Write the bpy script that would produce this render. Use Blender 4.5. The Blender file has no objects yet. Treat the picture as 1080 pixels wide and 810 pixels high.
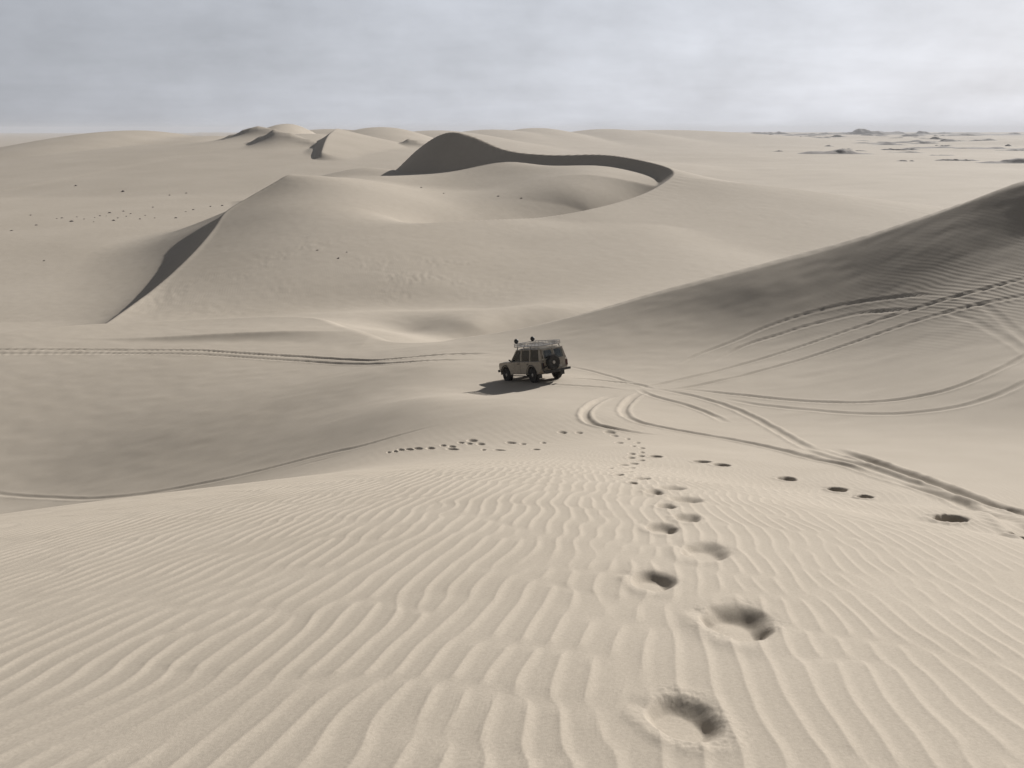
import math
import numpy as np

# ------------------------------------------------------------------ terrain
# Heights in metres, eye level of the photographer is z = 0, view along +Y.
NEAR = [(-13.0, 20.0, -10.0),
    (-18.0, 28.0, -14.8),
    (-25.0, 36.0, -17.4),
    (-30.0, 25.0, -14.5),
    (-60.0, 60.0, -17.5),
    (-60.0, 20.0, -14.0),
    (-50.0, 0.0, -8.0),
    (-20.0, -25.0, 2.0),
    (20.0, -25.0, 1.5),
    (0.0, -45.0, 4.0),
    (60.0, 15.0, -4.0),
    (45.0, 0.0, -3.0),
    (25.0, -5.0, -3.5),
    (14.0, 10.0, -5.8),
    (20.0, 20.0, -8.2),
    (-26.07, 40.0, -17.95),
    (-31.77, 50.0, -17.64),
    (-37.19, 59.5, -17.34),
    (-41.18, 66.5, -17.16),
    (-44.91, 73.0, -17.12),
    (-14.88, 36.5, -15.43),
    (-18.4, 46.0, -16.23),
    (-22.63, 57.5, -16.76),
    (-25.54, 65.5, -16.9),
    (-29.42, 76.0, -17.65),
    (-7.45, 33.0, -12.89),
    (-9.62, 43.3, -14.2),
    (-12.27, 56.0, -15.65),
    (-14.98, 69.0, -16.83),
    (-2.99, 28.0, -10.58),
    (-4.09, 39.0, -12.32),
    (-5.18, 50.0, -13.68),
    (-6.38, 62.0, -15.41),
    (0.0, 25.0, -9.45),
    (0.0, 34.0, -11.15),
    (1.24, 42.7, -12.63),
    (-0.98, 40.3, -12.53),
    (-2.05, 41.0, -12.7),
    (0.0, 39.2, -12.19),
    (-0.34, 45.05, -13.2),
    (2.38, 43.8, -12.69),
    (1.51, 52.5, -13.73),
    (29.77, 50.0, -5.96),
    (26.8, 44.3, -7.74),
    (23.49, 38.2, -8.87),
    (19.37, 31.0, -9.04),
    (16.52, 26.0, -9.17),
    (14.12, 22.0, -8.59),
    (11.67, 18.0, -7.72),
    (9.18, 14.0, -6.61),
    (29.36, 58.5, -4.82),
    (26.66, 52.4, -6.82),
    (24.04, 46.5, -8.66),
    (24.03, 60.5, -7.28),
    (17.8, 61.5, -9.3),
    (33.01, 56.5, -3.03),
    (11.22, 62.5, -11.28),
    (22.07, 54.9, -8.98),
    (20.24, 49.7, -10.39),
    (17.86, 43.3, -11.07),
    (16.69, 57.2, -10.32),
    (10.63, 58.8, -11.95),
    (15.05, 36.0, -10.93),
    (12.29, 29.0, -10.23),
    (9.68, 24.0, -9.19),
    (6.15, 11.0, -5.26),
    (6.61, 16.0, -7.01),
    (13.47, 56.8, -11.55),
    (12.28, 51.2, -12.49),
    (10.21, 42.0, -12.24),
    (8.13, 33.0, -11.23),
    (6.22, 25.0, -9.45),
    (5.6, 18.0, -7.49),
    (6.17, 54.0, -13.17),
    (5.03, 43.5, -12.68),
    (3.64, 31.0, -10.55),
    (2.72, 23.0, -8.69),
    (1.45, 64.0, -14.34),
    (-4.52, 66.0, -15.94),
    (47.0, 51.0, 0.4),
    (40.0, 42.0, -4.2),
    (62.0, 38.0, 2.0),
    (5.4790909090909095, 9.8, -4.888),
    (6.709090909090909, 12.0, -5.569999999999999),
    (6.0208219178082185, 13.4, -6.168),
    (7.099178082191781, 15.799999999999999, -6.912),
    (7.728219178082192, 17.2, -7.346)]
RIGHT_CREST = [(110.0, 0.0, 9.0),
    (90.0, 20.0, 8.0),
    (65.0, 44.0, 4.5),
    (46.0, 53.0, 0.6),
    (32.7, 56.0, -2.89),
    (29.11, 58.0, -4.78),
    (23.81, 60.0, -7.09),
    (17.64, 61.0, -9.09),
    (11.12, 62.0, -11.05),
    (5.7, 63.0, -12.95),
    (1.45, 64.0, -14.19),
    (-3.01, 66.0, -15.48),
    (-6.46, 66.5, -16.22),
    (-8.94, 68.0, -16.75),
    (-11.51, 71.0, -17.07),
    (-14.61, 75.5, -17.53),
    (-18.61, 82.0, -18.09),
    (-27.65, 84.0, -18.53),
    (-39.09, 80.0, -18.02),
    (-45.51, 74.0, -17.27),
    (-52.1, 66.0, -16.49),
    (-54.39, 50.0, -14.58)]
LEFT_CREST = [(-45.2, 214.0, -12.28),
    (-46.94, 200.0, -10.43),
    (-48.24, 190.0, -9.26),
    (-50.09, 185.0, -10.52),
    (-53.25, 176.0, -13.0),
    (-54.49, 165.0, -14.84),
    (-51.82, 148.0, -16.83),
    (-49.43, 131.0, -18.5),
    (-47.09, 112.0, -19.83),
    (-43.95, 90.0, -20.06)]
BOWL_CREST = [(-49.63, 296.0, -15.59),
    (-44.2, 292.0, -14.91),
    (-38.72, 287.0, -13.0),
    (-30.12, 281.0, -6.0),
    (-23.56, 276.0, -1.92),
    (-17.97, 272.0, -0.5),
    (-11.53, 270.0, -1.87),
    (-1.43, 266.0, -5.68),
    (11.25, 262.0, -6.95),
    (27.37, 255.0, -6.77),
    (39.23, 243.0, -8.72),
    (42.09, 228.0, -10.57),
    (34.3, 208.0, -13.15),
    (25.1, 192.0, -14.79),
    (15.56, 178.0, -15.62),
    (9.39, 171.5, -16.07),
    (3.66, 167.0, -16.37),
    (-0.89, 163.0, -16.41)]
BODY = [(-45.9, 202.0, -10.96),
    (-50.25, 184.0, -10.85),
    (-48.25, 190.0, -9.4),
    (-50.09, 185.0, -10.52),
    (-53.25, 176.0, -13.0),
    (-54.49, 165.0, -14.84),
    (-51.82, 148.0, -16.83),
    (-49.43, 131.0, -18.5),
    (-47.09, 112.0, -19.83),
    (-43.95, 90.0, -20.06),
    (-30.89, 94.0, -20.19),
    (-29.58, 110.0, -19.23),
    (-34.51, 130.0, -16.92),
    (-41.43, 158.0, -13.7),
    (-46.38, 178.0, -11.63),
    (-11.29, 112.0, -19.58),
    (-13.89, 140.0, -16.69),
    (-22.87, 175.0, -13.3),
    (0.0, 165.0, -16.08),
    (0.0, 140.0, -18.23),
    (0.0, 115.0, -20.1),
    (29.02, 165.0, -17.87),
    (23.16, 130.0, -19.81),
    (56.98, 200.0, -19.49),
    (46.02, 160.0, -20.83),
    (57.0, 250.0, -16.33),
    (49.35, 240.0, -13.14),
    (-39.9, 205.0, -10.58),
    (-26.83, 225.0, -13.51),
    (-36.02, 238.0, -12.03),
    (-9.64, 222.0, -14.5),
    (5.45, 253.0, -9.61),
    (21.29, 247.0, -9.64),
    (-12.75, 195.0, -15.23),
    (20.03, 232.0, -10.27),
    (9.06, 240.0, -10.62),
    (-2.59, 240.0, -11.88),
    (7.82, 206.0, -13.02),
    (17.7, 204.0, -12.46),
    (26.44, 212.0, -12.95),
    (120.0, 140.0, -24.0),
    (150.0, 250.0, -25.0),
    (100.0, 360.0, -26.0),
    (0.0, 400.0, -27.0),
    (-40.0, 300.0, -24.0),
    (-120.0, 150.0, -30.0),
    (-100.0, 90.0, -26.0),
    (-110.0, 250.0, -30.0),
    (0.0, 80.0, -21.0),
    (60.0, 90.0, -22.0),
    (0.0, 285.0, -12.0),
    (-18.0, 262.0, -11.5),
    (-30.0, 272.0, -12.5),
    (-44.0, 292.0, -14.5),
    (-1.41, 264.0, -8.84),
    (11.16, 260.0, -10.100000000000001),
    (27.16, 253.0, -9.91),
    (38.91, 241.0, -11.850000000000001),
    (15.56, 178.0, -17.619999999999997),
    (25.1, 192.0, -17.39),
    (10.82, 173.5, -17.17),
    (34.3, 208.0, -15.65),
    (42.09, 228.0, -13.77),
    (34.84, 217.0, -14.69),
    (-42.0, 262.0, -13.2),
    (-12.0, 99.0, -20.3),
    (-3.0, 99.0, -20.2),
    (-22.0, 99.0, -20.3),
    (-10.28, 82.0, -19.23),
    (-11.5, 92.5, -19.12),
    (-3.77, 83.0, -18.4),
    (-4.16, 92.0, -18.81),
    (4.2, 93.0, -18.8),
    (-19.56, 91.0, -19.02),
    (-12.41, 77.5, -17.830000000000002),
    (-16.11, 84.0, -18.44),
    (-9.51, 73.5, -17.47)]
MOUNDS = [(-262.15, 620.0, 82.7, 140.0, 26.8),
    (-287.64, 560.0, 43.6, 110.0, 17.9),
    (-215.11, 640.0, 78.2, 140.0, 22.9),
    (-137.54, 600.0, 73.3, 130.0, 24.7),
    (-96.22, 500.0, 38.9, 70.0, 20.4),
    (-171.28, 680.0, 37.8, 80.0, 31.6),
    (-114.52, 780.0, 73.7, 110.0, 29.6),
    (-161.82, 800.0, 106.7, 110.0, 28.0),
    (-64.11, 600.0, 46.7, 100.0, 20.4),
    (-85.2, 1000.0, 122.2, 150.0, 26.7),
    (41.51, 1500.0, 116.7, 250.0, 30.4),
    (180.98, 1700.0, 151.1, 250.0, 29.1),
    (-27.68, 1300.0, 130.0, 200.0, 27.9),
    (340.77, 2000.0, 333.3, 300.0, 27.4)]
SLIPS = [([(-176.67, 552.0, -3.27),
    (-166.34, 550.0, 0.12),
    (-161.18, 549.0, 2.19),
    (-152.73, 548.0, 2.07),
    (-145.58, 547.0, 0.68),
    (-139.71, 546.0, -2.11)], 1, 0.2, 0.62, 0.5, 5.0),
    ([(-149.16, 502.0, -6.06),
    (-138.88, 501.0, -1.94),
    (-134.17, 500.0, 0.26),
    (-128.63, 499.0, -0.4),
    (-121.1, 498.0, -2.44),
    (-111.52, 497.0, -5.49)], 1, 0.2, 0.62, 0.5, 6.5),
    ([(-110.92, 585.0, -0.47),
    (-109.68, 560.0, 0.98),
    (-106.12, 530.0, -0.16),
    (-102.92, 500.0, -2.45),
    (-98.96, 470.0, -5.68),
    (-92.72, 430.0, -10.52)], 1, 0.16, 0.62, 0.5, 50.0),
    ([(-74.91, 560.0, -9.07),
    (-66.4, 555.0, -5.56),
    (-62.49, 552.0, -5.14),
    (-53.92, 548.0, -7.75)], 1, 0.2, 0.62, 0.5, 3.0)]

def tps_fit(pts, smooth=0.0):
    p = np.array(pts, float); xy = p[:, :2]; n = len(p)
    c = xy.mean(0); s = 40.0
    q = (xy - c) / s
    d2 = ((q[:, None] - q[None]) ** 2).sum(-1)
    K = 0.5 * d2 * np.log(d2 + 1e-12) + smooth * np.eye(n)
    A = np.zeros((n + 3, n + 3)); A[:n, :n] = K
    A[:n, n] = 1; A[:n, n + 1:] = q; A[n, :n] = 1; A[n + 1:, :n] = q.T
    w = np.linalg.solve(A, np.r_[p[:, 2], 0, 0, 0])
    return q, c, s, w

def tps_eval(fit, x, y):
    q, c, s, w = fit
    X = ((x - c[0]) / s).astype(np.float32); Y = ((y - c[1]) / s).astype(np.float32)
    n = len(q)
    out = (w[n] + w[n + 1] * X + w[n + 2] * Y).astype(np.float32)
    for i in range(n):
        d2 = (X - np.float32(q[i, 0])) ** 2 + (Y - np.float32(q[i, 1])) ** 2
        out += np.float32(0.5 * w[i]) * d2 * np.log(d2 + np.float32(1e-12))
    return out

def smax(a, b, k):
    h = np.clip(0.5 + 0.5 * (a - b) / k, 0, 1)
    return b + (a - b) * h + k * h * (1 - h)

def smin(a, b, k):
    return -smax(-a, -b, k)

def refine(pts, n=6):
    """Catmull-Rom through a polyline (any number of columns)."""
    p = np.array(pts, float)
    e = np.vstack([2 * p[0] - p[1], p, 2 * p[-1] - p[-2]])
    out = []
    for i in range(1, len(e) - 2):
        a, b, c, d = e[i - 1:i + 3]
        for k in range(n):
            t = k / n
            out.append(0.5 * ((2 * b) + (c - a) * t + (2 * a - 5 * b + 4 * c - d) * t * t + (3 * b - a - 3 * c + d) * t ** 3))
    out.append(p[-1])
    return np.array(out)

def poly_sd(pl, x, y):
    """distance to a polyline, side (+1 on its left, passing smoothly to -1 round the ends), z at the nearest point"""
    best = np.full(x.shape, 1e18, np.float32); sg = np.zeros_like(best); zz = np.zeros(x.shape); ww = np.zeros(x.shape)
    for i in range(len(pl) - 1):
        ax, ay, az = pl[i]; bx, by, bz = pl[i + 1]
        ex, ey = bx - ax, by - ay; L = ex * ex + ey * ey
        t = np.clip(((x - ax) * ex + (y - ay) * ey) / L, 0, 1)
        dx = x - ax - t * ex; dy = y - ay - t * ey
        d2 = (dx * dx + dy * dy).astype(np.float32)
        cr = ex * (y - ay) - ey * (x - ax)
        m = d2 < best
        best = np.where(m, d2, best); sg = np.where(m, cr / np.sqrt(L * (d2 + 1e-9)), sg)
        w = 1.0 / (d2.astype(np.float64) + 0.02) ** 3; ww += w; zz += w * (az + t * (bz - az))
    return np.sqrt(best), np.clip(sg, -1, 1), (zz / ww).astype(np.float32)

def roof(D, s, left, right):
    """height change at distance D: slope 'left' on the left side, 'right' on the right"""
    return D * (right + (left - right) * (0.5 + 0.5 * s))

_rng = np.random.RandomState(5)
_perm = _rng.rand(256, 256).astype(np.float32)
def vnoise(x, y):
    xi = np.floor(x).astype(np.int64); yi = np.floor(y).astype(np.int64)
    fx = (x - xi).astype(np.float32); fy = (y - yi).astype(np.float32)
    fx = fx * fx * fx * (fx * (fx * 6 - 15) + 10); fy = fy * fy * fy * (fy * (fy * 6 - 15) + 10)
    a = _perm[xi & 255, yi & 255]; b = _perm[(xi + 1) & 255, yi & 255]
    c = _perm[xi & 255, (yi + 1) & 255]; d = _perm[(xi + 1) & 255, (yi + 1) & 255]
    return (a + (b - a) * fx + (c - a) * fy + (a - b - c + d) * fx * fy) * 2 - 1

def nose(x, y):
    """the rounded nose of the dune the photographer stands on"""
    ax = np.sqrt(x * x + 1.0) - 1.0
    lat = np.where(x < 0, 0.08 * ax + 0.004 * x * x, 0.11 * ax)
    return -1.65 - 0.2 * y - 0.006 * np.sign(y) * y * y - lat

def near_points():
    pts = []
    for y in (-12, -5, 0, 3, 6, 9, 12):
        for x in (-12, -8, -5, -2.5, 0, 2.5, 5, 8):
            if y >= 9 and x > 5: continue
            pts.append((x, y, float(nose(np.float64(x), np.float64(y)))))
    for x in (-10, -6, -3, 0, 3):
        pts.append((x, 15.5, float(nose(np.float64(x), np.float64(15.5)))))
    return pts + NEAR

NEAR_FIT = tps_fit(near_points(), 0.00002)
BODY_FIT = tps_fit(BODY, 0.0012)
RIGHT_L = refine(RIGHT_CREST); LEFT_L = refine(LEFT_CREST); BOWL_L = refine(BOWL_CREST)
SLIP_L = [(refine(q[0], 4),) + tuple(q[1:]) for q in SLIPS]

def plain(x, y):
    r = np.sqrt(x * x + y * y)
    z = -22.5 + 0.9 * vnoise(x / 70 + 3.3, y / 90 + 1.7) * np.clip(r / 200, 0, 1)
    z = z + np.clip((105 - y) / 20, 0, 1.0) * 1.2 - 0.7 * np.exp(-((y - 125) / 45) ** 2) * np.clip((-20 - x) / 20, 0, 1)
    z = z + 2.2 * vnoise(x / 260 + 9, y / 420 + 4) * np.clip((r - 300) / 500, 0, 1)
    z = z - 0.0155 * np.clip(r - 700, 0, None) * np.clip((-x / (r + 1) - 0.33) / 0.15, 0, 1)
    ff = np.clip((r - 700) / 900, 0, 1)
    z = z + ff * (7.0 * np.abs(vnoise(x / 330 + 2, y / 520 + 6)) + 2.5 * vnoise(x / 90, y / 160)) - 1.5 * ff
    for cx, cy, sx, sy, hh in MOUNDS:
        z = smax(z, -27.0 + hh * np.exp(-((x - cx) / sx) ** 2 - ((y - cy) / np.where(y < cy, 1.5 * sy, sy)) ** 2), 2.5)
    return z

def base_height(x, y):
    x = np.asarray(x, np.float32); y = np.asarray(y, np.float32)
    shp = x.shape; x = x.ravel(); y = y.ravel()
    h = plain(x, y).astype(np.float32)
    r = np.hypot(x, y)
    # big middle dune with its left slip face and the hollow behind it
    m = (r > 60) & (r < 520) & (y > 20)
    X, Y = x[m], y[m]
    W = tps_eval(BODY_FIT, X, Y)
    W = W - 0.5 * np.clip(72 - Y, 0, None) * np.clip((-12 - X) / 10, 0, 1)
    D, s, zc = poly_sd(LEFT_L, X, Y)                 # its right-hand side (west) is the lee
    far = np.clip((Y - 108) / 80, 0, 1); far = 0.32 * far * far * (3 - 2 * far)
    S = zc + roof(D, s, 0.9, -(0.22 + 0.38 * far)) - np.clip(-s, 0, 1) * 2.4 * (1 - 0.55 * far) * (1 - np.exp(-D / 3.2))
    W = smax(W, zc + roof(D, s, -0.22, -0.6), 0.6)
    B = smin(W, S, 0.3)
    D, s, zc = poly_sd(BOWL_L, X, Y)
    # the floor of the hollow sinks towards its near lip
    B = B - 8.5 * np.exp(-(D / 18.0) ** 2) * np.clip(-s * 1.5, 0, 1) * np.clip((224 - Y) / 22, 0, 1)
    B = smax(B, zc + roof(D, s, -(0.12 + 0.18 * np.clip((Y - 222) / 25, 0, 1)), -0.66), 0.5)
    h[m] = smax(h[m], B, 2.0)
    for pl, s, wind, leeS, k, cap in SLIP_L:
        bb = (x > pl[:, 0].min() - 400) & (x < pl[:, 0].max() + 400) & (y > pl[:, 1].min() - 400) & (y < pl[:, 1].max() + 400)
        if not bb.any(): continue
        D, sd, zc = poly_sd(pl, x[bb], y[bb]); sd = sd * s
        D = zc - cap * (1 - np.exp(roof(D, sd, -wind, -leeS) / cap)) - 0.07 * D
        h[bb] = smax(h[bb], D, k)
    # the near dunes, cut by their crest line
    m = r < 260
    X, Y = x[m], y[m]
    N = tps_eval(NEAR_FIT, X, Y)
    D, s, zc = poly_sd(RIGHT_L, X, Y)                # its left-hand side faces the camera
    S = zc + roof(D, s, 0.8, -0.25)
    N = smin(N, S, 0.7)
    h[m] = smax(h[m], N, 0.6)
    return h.reshape(shp)

Q = 1
EXPO = 0.30
# ------------------------------------------------------------------ scene
import bpy, bmesh, random
from mathutils import Vector, Matrix
scene = bpy.context.scene
COL = scene.collection
R = math.radians
PITCH = R(16.57)
SUN_AZ = R(39.0)      # from +Y towards +X
SUN_EL = R(25.0)

def tag(o, label=None, cat=None, group=None, kind=None):
    if label: o['label'] = label
    if cat: o['category'] = cat
    if group: o['group'] = group
    if kind: o['kind'] = kind
    return o

# ------------------------------------------------------------ materials
def new_mat(name):
    m = bpy.data.materials.new(name); m.use_nodes = True
    nt = m.node_tree
    return m, nt, nt.nodes['Principled BSDF']

def N(nt, kind, **kw):
    n = nt.nodes.new(kind)
    for k, v in kw.items():
        if k.startswith('_'): setattr(n, k[1:], v)
        else: n.inputs[k.replace('__', ' ')].default_value = v
    return n

def sand_material():
    m, nt, b = new_mat('sand'); L = nt.links.new
    tc = N(nt, 'ShaderNodeNewGeometry')
    big = N(nt, 'ShaderNodeTexNoise', Scale=0.045, Detail=5.0)
    mid = N(nt, 'ShaderNodeTexNoise', Scale=0.7, Detail=4.0)
    fine = N(nt, 'ShaderNodeTexNoise', Scale=60.0, Detail=3.0)
    grain = N(nt, 'ShaderNodeTexNoise', Scale=420.0, Detail=2.0)
    for n in (big, mid, fine, grain): L(tc.outputs['Position'], n.inputs['Vector'])
    r = N(nt, 'ShaderNodeValToRGB')
    r.color_ramp.elements[0].position = 0.3; r.color_ramp.elements[0].color = SAND_A
    r.color_ramp.elements[1].position = 0.7; r.color_ramp.elements[1].color = SAND_B
    s1 = N(nt, 'ShaderNodeMath', _operation='MULTIPLY_ADD'); s1.inputs[1].default_value = 0.35
    L(mid.outputs['Fac'], s1.inputs[0])
    s0 = N(nt, 'ShaderNodeMath', _operation='MULTIPLY'); s0.inputs[1].default_value = 0.65
    L(big.outputs['Fac'], s0.inputs[0]); L(s0.outputs[0], s1.inputs[2])
    L(s1.outputs[0], r.inputs['Fac'])
    gr = N(nt, 'ShaderNodeMapRange'); gr.inputs['From Min'].default_value = 0.25; gr.inputs['From Max'].default_value = 0.75
    gr.inputs['To Min'].default_value = 0.82; gr.inputs['To Max'].default_value = 1.16
    ga = N(nt, 'ShaderNodeMath', _operation='ADD'); gb = N(nt, 'ShaderNodeMath', _operation='MULTIPLY'); gb.inputs[1].default_value = 0.5
    L(grain.outputs['Fac'], ga.inputs[0]); L(fine.outputs['Fac'], ga.inputs[1]); L(ga.outputs[0], gb.inputs[0]); L(gb.outputs[0], gr.inputs['Value'])
    mx = N(nt, 'ShaderNodeMix', _data_type='RGBA', _blend_type='MULTIPLY'); mx.inputs[0].default_value = 1.0
    L(r.outputs['Color'], mx.inputs[6]); L(gr.outputs['Result'], mx.inputs[7])
    L(mx.outputs[2], b.inputs['Base Color'])
    b.inputs['Roughness'].default_value = 0.95
    b.inputs['Specular IOR Level'].default_value = 0.15
    # wind ripples too fine for the mesh
    a = N(nt, 'ShaderNodeAttribute', _attribute_name='ripple')
    wv = N(nt, 'ShaderNodeTexWave', _wave_type='BANDS', _bands_direction='X', _wave_profile='SIN')
    wv.inputs['Scale'].default_value = 0.95; wv.inputs['Distortion'].default_value = 6.0
    wv.inputs['Detail'].default_value = 1.5; wv.inputs['Detail Scale'].default_value = 0.35
    mp = N(nt, 'ShaderNodeMapping'); mp.inputs['Rotation'].default_value = (0, 0, R(-14))
    L(tc.outputs['Position'], mp.inputs['Vector']); L(mp.outputs[0], wv.inputs['Vector'])
    b1 = N(nt, 'ShaderNodeBump', Distance=0.025); L(wv.outputs['Fac'], b1.inputs['Height']); L(a.outputs['Fac'], b1.inputs['Strength'])
    b2 = N(nt, 'ShaderNodeBump', Strength=0.35, Distance=0.004); L(ga.outputs[0], b2.inputs['Height']); L(b1.outputs[0], b2.inputs['Normal'])
    L(b2.outputs[0], b.inputs['Normal'])
    return m
SAND_A = (0.385, 0.340, 0.281, 1); SAND_B = (0.445, 0.397, 0.334, 1)
SAND = sand_material()

# ------------------------------------------------------------ ground sheet
def polar_grid():
    th = list(np.arange(-0.66, 0.66, 0.00105 * Q))
    s = 0.00105 * Q; t = th[-1]
    side = []
    while t + s < math.pi - 0.02:
        s = min(s * 1.12, 0.06); t += s; side.append(t)
    th = [-v for v in side[::-1]] + th + side
    r = [0.25]
    while r[-1] < 9000:
        q = r[-1]
        k = 0.05 if q < 1.6 else 0.0028 if q < 24 else 0.004 if q < 110 else (0.003 if 185 < q < 300 else 0.0045) if q < 330 else 0.0075 if q < 700 else 0.02
        r.append(q * (1 + k * (Q if q > 1.6 else 1)))
    return np.array(th), np.array(r)

def ripple_field():
    """wind ripples: a narrow band of random waves, with the forks real ripples have"""
    n = 1024; cell = 0.02
    rng = np.random.RandomState(11)
    f = np.fft.fft2(rng.randn(n, n))
    kx = np.fft.fftfreq(n, cell)[:, None]; ky = np.fft.fftfreq(n, cell)[None, :]
    k = np.hypot(kx, ky); a = np.arctan2(ky, kx)
    k0 = 1 / 0.165
    w = np.exp(-((k - k0) / (0.14 * k0)) ** 2) * np.exp(-(a / 0.22) ** 2)
    z = np.fft.ifft2(f * w)
    return z / np.abs(z).mean(), n, cell
RIP, RIP_N, RIP_C = ripple_field()

def ripples(x, y):
    # crest lines run away from the camera and swing to the right on the left-hand side
    wx = 0.065 * vnoise(x * 0.7 + 7, y * 0.85) + 0.018 * vnoise(x * 3.1, y * 2.7 + 5) + 0.22 * vnoise(x * 0.22, y * 0.18 + 3)
    swing = 0.19 + 0.016 * np.clip(-x, -3, 9)
    u = x * np.cos(swing) - y * np.sin(swing) + wx
    v = x * np.sin(swing) + y * np.cos(swing)
    fu = (u / RIP_C) % RIP_N; fv = (v / RIP_C) % RIP_N
    i = np.floor(fu).astype(int); j = np.floor(fv).astype(int); a = fu - i; b = fv - j
    i %= RIP_N; j %= RIP_N; i1 = (i + 1) % RIP_N; j1 = (j + 1) % RIP_N
    z = (RIP[i, j] * (1 - a) * (1 - b) + RIP[i1, j] * a * (1 - b) + RIP[i, j1] * (1 - a) * b + RIP[i1, j1] * a * b)
    ph = np.angle(z); amp = np.clip(np.abs(z) / 0.8, 0, 1)
    # sharp crests, wide troughs, steeper on one side
    ph = ph - 0.5 * (1 + np.cos(ph)) + 0.5
    pr = 1 - np.sqrt(np.sin(ph / 2) ** 2 + 0.010)
    return pr * amp

def build_ground():
    th, r = polar_grid()
    T, RR = np.meshgrid(th, r)
    x = (np.sin(T) * RR); y = (np.cos(T) * RR)
    h = base_height(x, y).astype(np.float64)
    rows, cols = x.shape
    near = (RR < 26)
    m = near
    xm, ym = x[m], y[m]
    amp = 0.0105 * np.clip((24 - np.hypot(xm, ym)) / 11, 0, 1)
    rp = ripples(xm, ym); hh = h[m] + amp * rp
    h[m] = hh
    smooth = h.copy(); smooth[m] = smooth[m] - amp * rp + amp * 0.35
    far = np.clip((RR - 18) / 25, 0, 1) * np.clip((420 - RR) / 150, 0, 1)
    h += far * (0.006 * vnoise(x / 9 + 3, y / 4.5) + 0.008 * vnoise(x / 3.1 + 8, y / 1.9) + 0.012 * vnoise(x / 1.1, y / 0.8))
    h += rough_patches(x, y)
    h0 = h.copy()
    kind = np.zeros(x.shape, np.int32)
    marks(x, y, h, RR, kind, smooth)
    co = np.stack([x, y, h], -1).reshape(-1, 3).astype(np.float32)
    rip = ripple_mask(x, y, h0).ravel().astype(np.float32)
    i = np.arange(rows * cols).reshape(rows, cols)
    a = i[:-1]; b = i[1:]
    an = np.roll(a, -1, 1); bn = np.roll(b, -1, 1)
    quads = np.stack([a, an, bn, b], -1).reshape(-1, 4)
    # vertex normals from the whole sheet, so that pieces cut out of it keep their shading
    P0, P1, P2, P3 = (co[quads[:, k]] for k in range(4))
    fn = np.cross(P2 - P0, P3 - P1)
    nrm = np.zeros_like(co)
    fl = fn / (np.linalg.norm(fn, axis=1, keepdims=True) + 1e-12)
    g = fl.reshape(rows - 1, cols, 3)
    nv = np.zeros((rows, cols, 3), np.float32)
    nv[:-1] += g; nv[1:] += g
    g2 = np.roll(g, 1, 1)
    nv[:-1] += g2; nv[1:] += g2
    nrm = nv.reshape(-1, 3); nrm /= np.linalg.norm(nrm, axis=1, keepdims=True)
    if nrm[:, 2].mean() < 0: nrm = -nrm
    fk = kind.ravel()[quads].max(1) if True else None
    return co, quads, nrm, rip, fk, r, cols

def sheet(name, co, quads, nrm, rip, mat):
    me = bpy.data.meshes.new(name)
    used = np.unique(quads)
    remap = np.full(len(co), -1, np.int64); remap[used] = np.arange(len(used))
    q = remap[quads].astype(np.int32)
    me.vertices.add(len(used)); me.vertices.foreach_set('co', co[used].ravel())
    me.loops.add(q.size); me.loops.foreach_set('vertex_index', q.ravel())
    me.polygons.add(len(q)); me.polygons.foreach_set('loop_start', np.arange(0, q.size, 4, dtype=np.int32))
    me.update(calc_edges=True)
    me.polygons.foreach_set('use_smooth', np.ones(len(q), bool))
    at = me.attributes.new('ripple', 'FLOAT', 'POINT'); at.data.foreach_set('value', rip[used])
    try:
        cn = me.attributes.new('custom_normal', 'FLOAT_VECTOR', 'POINT')
        cn.data.foreach_set('vector', nrm[used].astype(np.float32).ravel())
    except Exception as e:
        print('custom normals not set', e)
    me.materials.append(mat)
    me.update()
    o = bpy.data.objects.new(name, me); COL.objects.link(o)
    return o
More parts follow.
